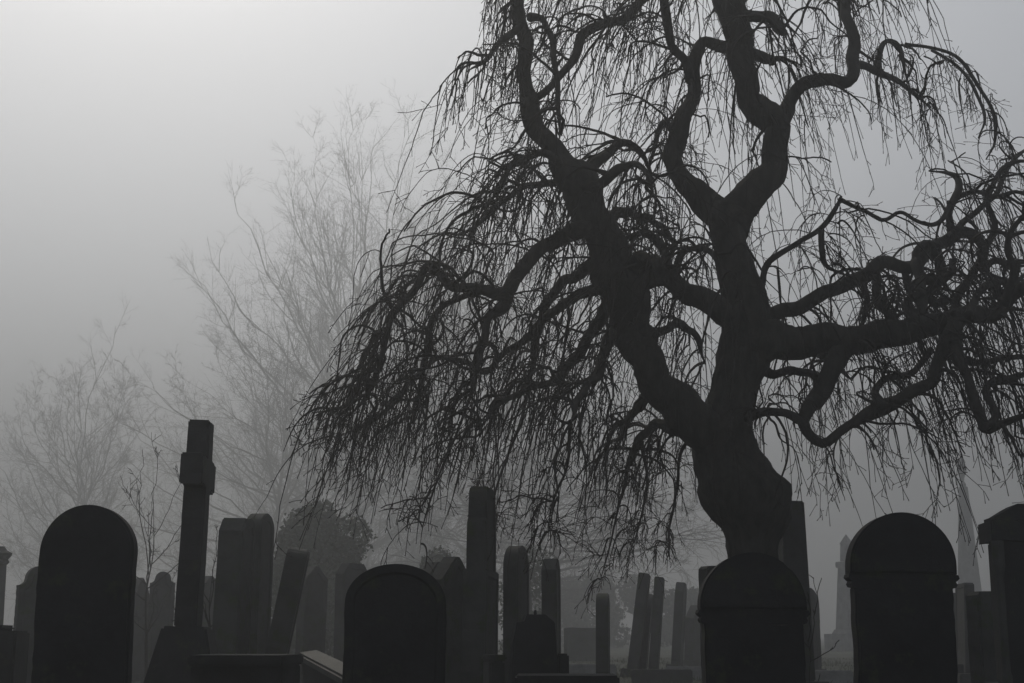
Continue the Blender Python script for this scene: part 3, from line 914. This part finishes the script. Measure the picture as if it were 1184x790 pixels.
link_bm('block', box_bm(0.13, 0.3, h + 0.15, -0.2), M['stone'], e)
link_bm('cap', box_bm(0.16, 0.34, 0.05, h - 0.05), M['stone'], e)

headstone('round', 597, 631, 16, 0.55, 0.17, 76, 0, 'slim round-topped edge-on slab right of the tall stepped monument', panel=0.05)
headstone('gable', 637, 646, 18, 0.32, 0.19, 78, 0, 'slim pointed edge-on slab right of the round-topped slim slab', panel=0.05)

# pedestal with broken top
e, h = stand('pedestal_tomb', 619, 707, 12, 3, 0, 'dark broad pedestal with stepped shoulders in front of the two slim slabs', 'tomb')
k = mpp(740, 12)
link_bm('die', extrude([(-30 * k, 0.25), (26 * k, 0.25), (22 * k, h - 38 * k), (21 * k, h - 14 * k), (11 * k, h - 5 * k), (1, h - 5 * k), (-10 * k, h - 5 * k), (-13 * k, h - 13 * k), (-24 * k, h - 14 * k), (-29 * k, h - 38 * k)][:4] + [(20 * k, h - 12 * k), (10 * k, h - 4 * k), (-11 * k, h - 4 * k), (-14 * k, h - 12 * k), (-23 * k, h - 13 * k), (-28 * k, h - 38 * k)], 0.4, 0, 0.012, 1.0, 0, 0.05, 0.003, rs), M['soot'], e)
link_bm('finial_stub', lathe_bm([(0.012, h - 4 * k - 0.005), (0.014, h - 2 * k), (0.008, h + 1.5 * k)], 8), M['soot'], e)
link_bm('base', box_bm(64 * k, 0.62, 0.26 + (0.0), 0.0, bev=0.02), M['soot'], e)
link_bm('step', box_bm(74 * k, 0.72, 0.2, -0.2), M['soot'], e)
link_bm('shoulder_block', box_bm(12 * k, 0.3, 0.46, 0.2, 31 * k), M['soot'], e)

# low ledger in front
p = at(656, 781, 10)
e = empty('ledger_tomb', (p.x, 10.2, 0), (0, 0, R(-1)), label='low flat-topped black ledger tomb at the bottom edge, left of centre', cat='tomb')
link_bm('slab', box_bm(120 * mpp(781, 10), 0.6, 0.07, p.z - 0.07), M['soot'], e)
link_bm('chest', box_bm(112 * mpp(781, 10), 0.52, p.z - 0.071 + 0.2, -0.2, bev=0.006), M['soot'], e)

headstone('round', 697, 686, 20, 0.62, 0.17, 84, 0.5, 'thin round-topped edge-on slab standing alone beneath the twig tips', panel=0.05)
headstone('flat', 746, 664, 27, 0.7, 0.2, 82, 8.0, 'misty thin slab tilting right, leftmost of the tilted row left of the trunk', panel=0.05)
headstone('round', 752, 687, 27.8, 0.7, 0.12, 82, 6.5, 'shorter misty slab pressed against the leftmost tilted slab', panel=0.05)
headstone('flat', 763, 668, 27, 0.7, 0.17, 82, 5.0, 'misty thin flat-topped slab, middle of the tilted row left of the trunk', panel=0.05)
headstone('chamfer', 788, 674, 33, 0.8, 0.2, 78, 4.5, 'fainter thin slab, rightmost of the tilted row left of the trunk', panel=0.05)
headstone('gable', 804, 700, 38, 0.8, 0.25, 62, 3, 'faint slab close to the left edge of the headstone in front of the trunk', panel=0.05)
headstone('flat', 672, 726, 44, 1.0, 0.3, 15, 1, 'low faint block of a headstone right of the broad pedestal', panel=0.05)
headstone('flat', 822, 655, 15, 0.2, 0.2, 20, 0, 'dark square post peeping from behind the left shoulder of the headstone before the trunk', panel=0.0)

# low kerbs at ground level
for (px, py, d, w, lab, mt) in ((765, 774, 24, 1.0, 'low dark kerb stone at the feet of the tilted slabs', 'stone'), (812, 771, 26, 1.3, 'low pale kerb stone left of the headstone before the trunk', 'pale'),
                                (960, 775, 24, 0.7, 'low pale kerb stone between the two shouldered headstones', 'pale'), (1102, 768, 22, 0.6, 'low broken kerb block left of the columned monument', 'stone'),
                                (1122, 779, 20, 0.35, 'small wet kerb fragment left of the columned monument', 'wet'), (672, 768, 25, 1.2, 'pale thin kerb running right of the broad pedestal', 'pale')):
    p = at(px, py, d)
    e = empty('grave_kerb', (p.x, d, 0), (0, 0, R(random.uniform(-12, 12))), label=lab, cat='grave kerb', group='low grave kerbs')
    link_bm('kerb', box_bm(w, 0.2, p.z + 0.12, -0.12, bev=0.02), M[mt], e)

# ---- right side
e, h = stand('pillar_monument', 913, 580, 16.4, 12, 0.3, 'tall flat-topped grey pillar half hidden behind the tree trunk', 'monument')
link_bm('shaft', box_bm(0.36, 0.3, h - 0.3, 0.3, topw=0.26, topt=0.24), M['stone'], e)
link_bm('base', box_bm(0.6, 0.55, 0.5, -0.2), M['stone'], e)
headstone('gothic', 935, 680, 29, 20 * mpp(700, 29), 0.2, 20, 0, 'misty pointed headstone right of the headstone before the trunk')


def obelisk(pxt, pyt, d, wbase, label, top):
    e, h = stand('obelisk', pxt, pyt, d, 28, 0, label, 'obelisk')
    return e, h


# near obelisk with collar and pyramid tip
e, h = obelisk(978, 618, 72, 0, 'smaller misty obelisk with a collar below its pyramid tip, left of the tallest round-headed headstone', 'tip')
k = mpp(680, 72) * 0.76
zc = at(977, 652, 72).z - e.location.z
z3 = at(977, 728, 72).z - e.location.z
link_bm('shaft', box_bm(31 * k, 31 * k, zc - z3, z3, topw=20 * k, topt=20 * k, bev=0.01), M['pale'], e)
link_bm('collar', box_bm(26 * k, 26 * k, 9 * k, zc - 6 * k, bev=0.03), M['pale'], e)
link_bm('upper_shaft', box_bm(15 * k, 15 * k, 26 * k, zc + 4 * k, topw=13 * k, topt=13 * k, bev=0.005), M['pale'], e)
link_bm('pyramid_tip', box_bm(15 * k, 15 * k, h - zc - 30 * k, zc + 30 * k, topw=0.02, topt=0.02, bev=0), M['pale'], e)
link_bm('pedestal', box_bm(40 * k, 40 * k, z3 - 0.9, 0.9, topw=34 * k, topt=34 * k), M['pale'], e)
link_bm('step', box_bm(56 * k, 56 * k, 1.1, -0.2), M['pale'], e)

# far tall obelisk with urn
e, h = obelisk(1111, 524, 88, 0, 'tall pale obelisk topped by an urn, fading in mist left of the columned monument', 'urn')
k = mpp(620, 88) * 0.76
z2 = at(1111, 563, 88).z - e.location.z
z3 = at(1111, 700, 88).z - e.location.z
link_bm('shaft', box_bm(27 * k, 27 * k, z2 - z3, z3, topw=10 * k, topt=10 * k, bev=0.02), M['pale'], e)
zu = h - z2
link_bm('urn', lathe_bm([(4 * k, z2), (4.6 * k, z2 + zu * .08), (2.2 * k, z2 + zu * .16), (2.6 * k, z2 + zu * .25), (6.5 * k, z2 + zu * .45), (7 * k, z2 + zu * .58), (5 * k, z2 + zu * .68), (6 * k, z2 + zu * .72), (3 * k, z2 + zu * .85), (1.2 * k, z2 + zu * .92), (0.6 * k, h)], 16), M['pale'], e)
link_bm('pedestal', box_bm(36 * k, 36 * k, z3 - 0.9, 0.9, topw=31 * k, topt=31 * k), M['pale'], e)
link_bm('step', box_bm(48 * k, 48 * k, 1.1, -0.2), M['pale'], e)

headstone('flat', 1115, 675, 22, 0.7, 0.15, 84, 2.5, 'thin dark edge-on slab in front of the tall pale obelisk', panel=0.05)
headstone('flat', 1106, 686, 26, 18 * mpp(700, 26), 0.2, 15, 2.5, 'grey headstone just left of the thin slab before the tall obelisk', panel=0.05)
headstone('flat', 1134, 684, 13.5, 0.22, 0.2, 20, 0, 'dark post-like stone close against the left side of the columned monument', panel=0)

# columned monument at the right edge
D = 12.0
e, h = stand('columned_monument', 1173, 585, D, -6, 0, 'dark monument with gabled top, cornice and corner columns at the right edge', 'monument')
k = mpp(640, D)
zc = at(1173, 627, D).z - e.location.z
zt = at(1173, 604, D).z - e.location.z
W = 72 * k
link_bm('cornice', extrude([(-W / 2, zc), (W / 2, zc), (W / 2, zt), (-W / 2, zt)], 0.5, 0, 0.012, 1, 0, 0.05, 0.003, rs), M['soot'], e)
link_bm('gable', extrude([(-W / 2 + 6 * k, zt + 0.001), (W / 2 - 6 * k, zt + 0.001), (W / 2 - 6 * k, zt + 5 * k), (3 * k, h), (-3 * k, h), (-W / 2 + 12 * k, zt + 7 * k), (-W / 2 + 6 * k, zt + 5 * k)], 0.42, 0, 0.012, 1, 0, 0.05, 0.002, rs), M['soot'], e)
link_bm('die', box_bm(W - 16 * k, 0.36, zc - 0.4, 0.4, bev=0.01), M['soot'], e)
for sx in (-1, 1):
    r0 = 5 * k
    zz = at(1173, 655, D).z - e.location.z
    co = link_bm('column', lathe_bm([(r0 * 1.3, 0.4), (r0 * 1.3, 0.46), (r0, 0.5), (r0 * 0.92, zz - 0.1), (r0 * 1.05, zz - 0.07), (r0 * 1.4, zz), (r0 * 1.45, zc)], 14), M['stone'], e)
    co.location = (sx * (W / 2 - 7 * k), -0.22, 0)
link_bm('base', box_bm(W + 10 * k, 0.7, 0.6, -0.2, bev=0.02), M['soot'], e)

# ================================================================ GROUND
xs = np.concatenate([np.linspace(-400, -40, 19), np.linspace(-36, 36, 73), np.linspace(40, 400, 19)])
ys = np.concatenate([np.linspace(-60, -4, 8), np.linspace(0, 70, 71), np.linspace(80, 500, 22)])
X, Y = np.meshgrid(xs, ys)
Z = 0.05 * np.sin(X * 0.45 + 1.3) * np.sin(Y * 0.31) + 0.03 * np.sin(X * 1.1 + Y * 0.7)
v = np.stack([X, Y, Z], -1).reshape(-1, 3)
nx, ny = len(xs), len(ys)
i = (np.arange(ny - 1)[:, None] * nx + np.arange(nx - 1)[None]).ravel()
f = np.stack([i, i + 1, i + nx + 1, i + nx], 1)
tag(link('ground', mesh_np('ground', v, f), M['ground'], None, True), kind='structure')

# grass
rg = np.random.default_rng(5)
n = 70000
gy = 7 + 45 * rg.uniform(0, 1, n) ** 1.2
gx = rg.uniform(-0.42, 0.42, n) * (gy + 4)
cl = np.sin(gx * 2.1 + 1) * np.sin(gy * 1.7) + 0.6 * np.sin(gx * 5.3 + gy * 3.1)
h_ = np.clip(0.07 + 0.04 * cl + rg.normal(size=n) * 0.025, 0.02, 0.22)
g0 = 0.05 * np.sin(gx * 0.45 + 1.3) * np.sin(gy * 0.31) + 0.03 * np.sin(gx * 1.1 + gy * 0.7) - 0.01
az = rg.uniform(0, 6.28, n)
wd = rg.uniform(0.004, 0.009, n)
b0 = np.stack([gx, gy, g0], 1)
sd = np.stack([np.cos(az), np.sin(az), 0 * az], 1)
ln = np.stack([np.cos(az + 1.4), np.sin(az + 1.4), 0 * az], 1) * (h_ * rg.uniform(0.1, 0.7, n))[:, None]
upv = np.stack([0 * az, 0 * az, h_], 1)
v = np.stack([b0 - sd * wd[:, None], b0 + sd * wd[:, None], b0 + sd * wd[:, None] * 0.6 + ln * 0.35 + upv * 0.6, b0 + ln + upv], 1).reshape(-1, 3)
f = np.arange(n * 4).reshape(-1, 4)
tag(link('grass', mesh_np('grass', v, f), M['grass']), 'dark damp grass growing between the graves', 'grass', kind='stuff')

# ================================================================ MIST
HZ_TOP = 62.0
m = bpy.data.materials.new('mist')
m.use_nodes = True
nt = m.node_tree
nt.nodes.clear()
out = nt.nodes.new('ShaderNodeOutputMaterial')
pv = nt.nodes.new('ShaderNodeVolumePrincipled')
pv.inputs['Color'].default_value = (0.60, 0.617, 0.65, 1)
pv.inputs['Density'].default_value = 0.0086
pv.inputs['Anisotropy'].default_value = 0.55
nt.links.new(pv.outputs['Volume'], out.inputs['Volume'])
bm = bmesh.new()
bmesh.ops.create_cube(bm, size=1)
bmesh.ops.scale(bm, vec=(820, 590, HZ_TOP + 1.3), verts=bm.verts)
bmesh.ops.translate(bm, vec=(0, 220, (HZ_TOP - 1.3) / 2), verts=bm.verts)
hz = link_bm('haze', bm, m)
tag(hz, 'grey mist filling the whole churchyard', 'mist', kind='stuff')

# ================================================================ LIGHT
SUN_EL, SUN_AZ = R(41), R(-17)      # azimuth from +Y towards +X
w = bpy.data.worlds.new('World')
sc.world = w
w.use_nodes = True
nt = w.node_tree
bg = nt.nodes['Background']
sky = nt.nodes.new('ShaderNodeTexSky')
sky.sky_type = 'NISHITA'
sky.sun_disc = False
sky.sun_elevation = SUN_EL
sky.sun_rotation = SUN_AZ
sky.air_density = 1.0
sky.dust_density = 1.5
sky.ozone_density = 1.0
hs = nt.nodes.new('ShaderNodeHueSaturation')
hs.inputs['Saturation'].default_value = 0.26
nt.links.new(sky.outputs['Color'], hs.inputs['Color'])
nt.links.new(hs.outputs['Color'], bg.inputs['Color'])
bg.inputs['Strength'].default_value = 0.138
sl = bpy.data.lights.new('sun', 'SUN')
sl.energy = 0.9
sl.angle = R(10)
sl.color = (1, 0.9, 0.66)
so = bpy.data.objects.new('sun', sl)
COL.objects.link(so)
dv = Vector((math.sin(SUN_AZ) * math.cos(SUN_EL), math.cos(SUN_AZ) * math.cos(SUN_EL), math.sin(SUN_EL)))
so.rotation_euler = dv.to_track_quat('Z', 'Y').to_euler()
so.location = (0, 0, 60)

vs = sc.view_settings
vs.view_transform = 'Standard'
vs.look = 'None'
vs.gamma = 1
vs.exposure = 0.0
sc.render.engine = 'CYCLES'
cy = sc.cycles
cy.use_denoising = True
cy.volume_bounces = 1
cy.max_bounces = 4
cy.diffuse_bounces = 2
cy.glossy_bounces = 2
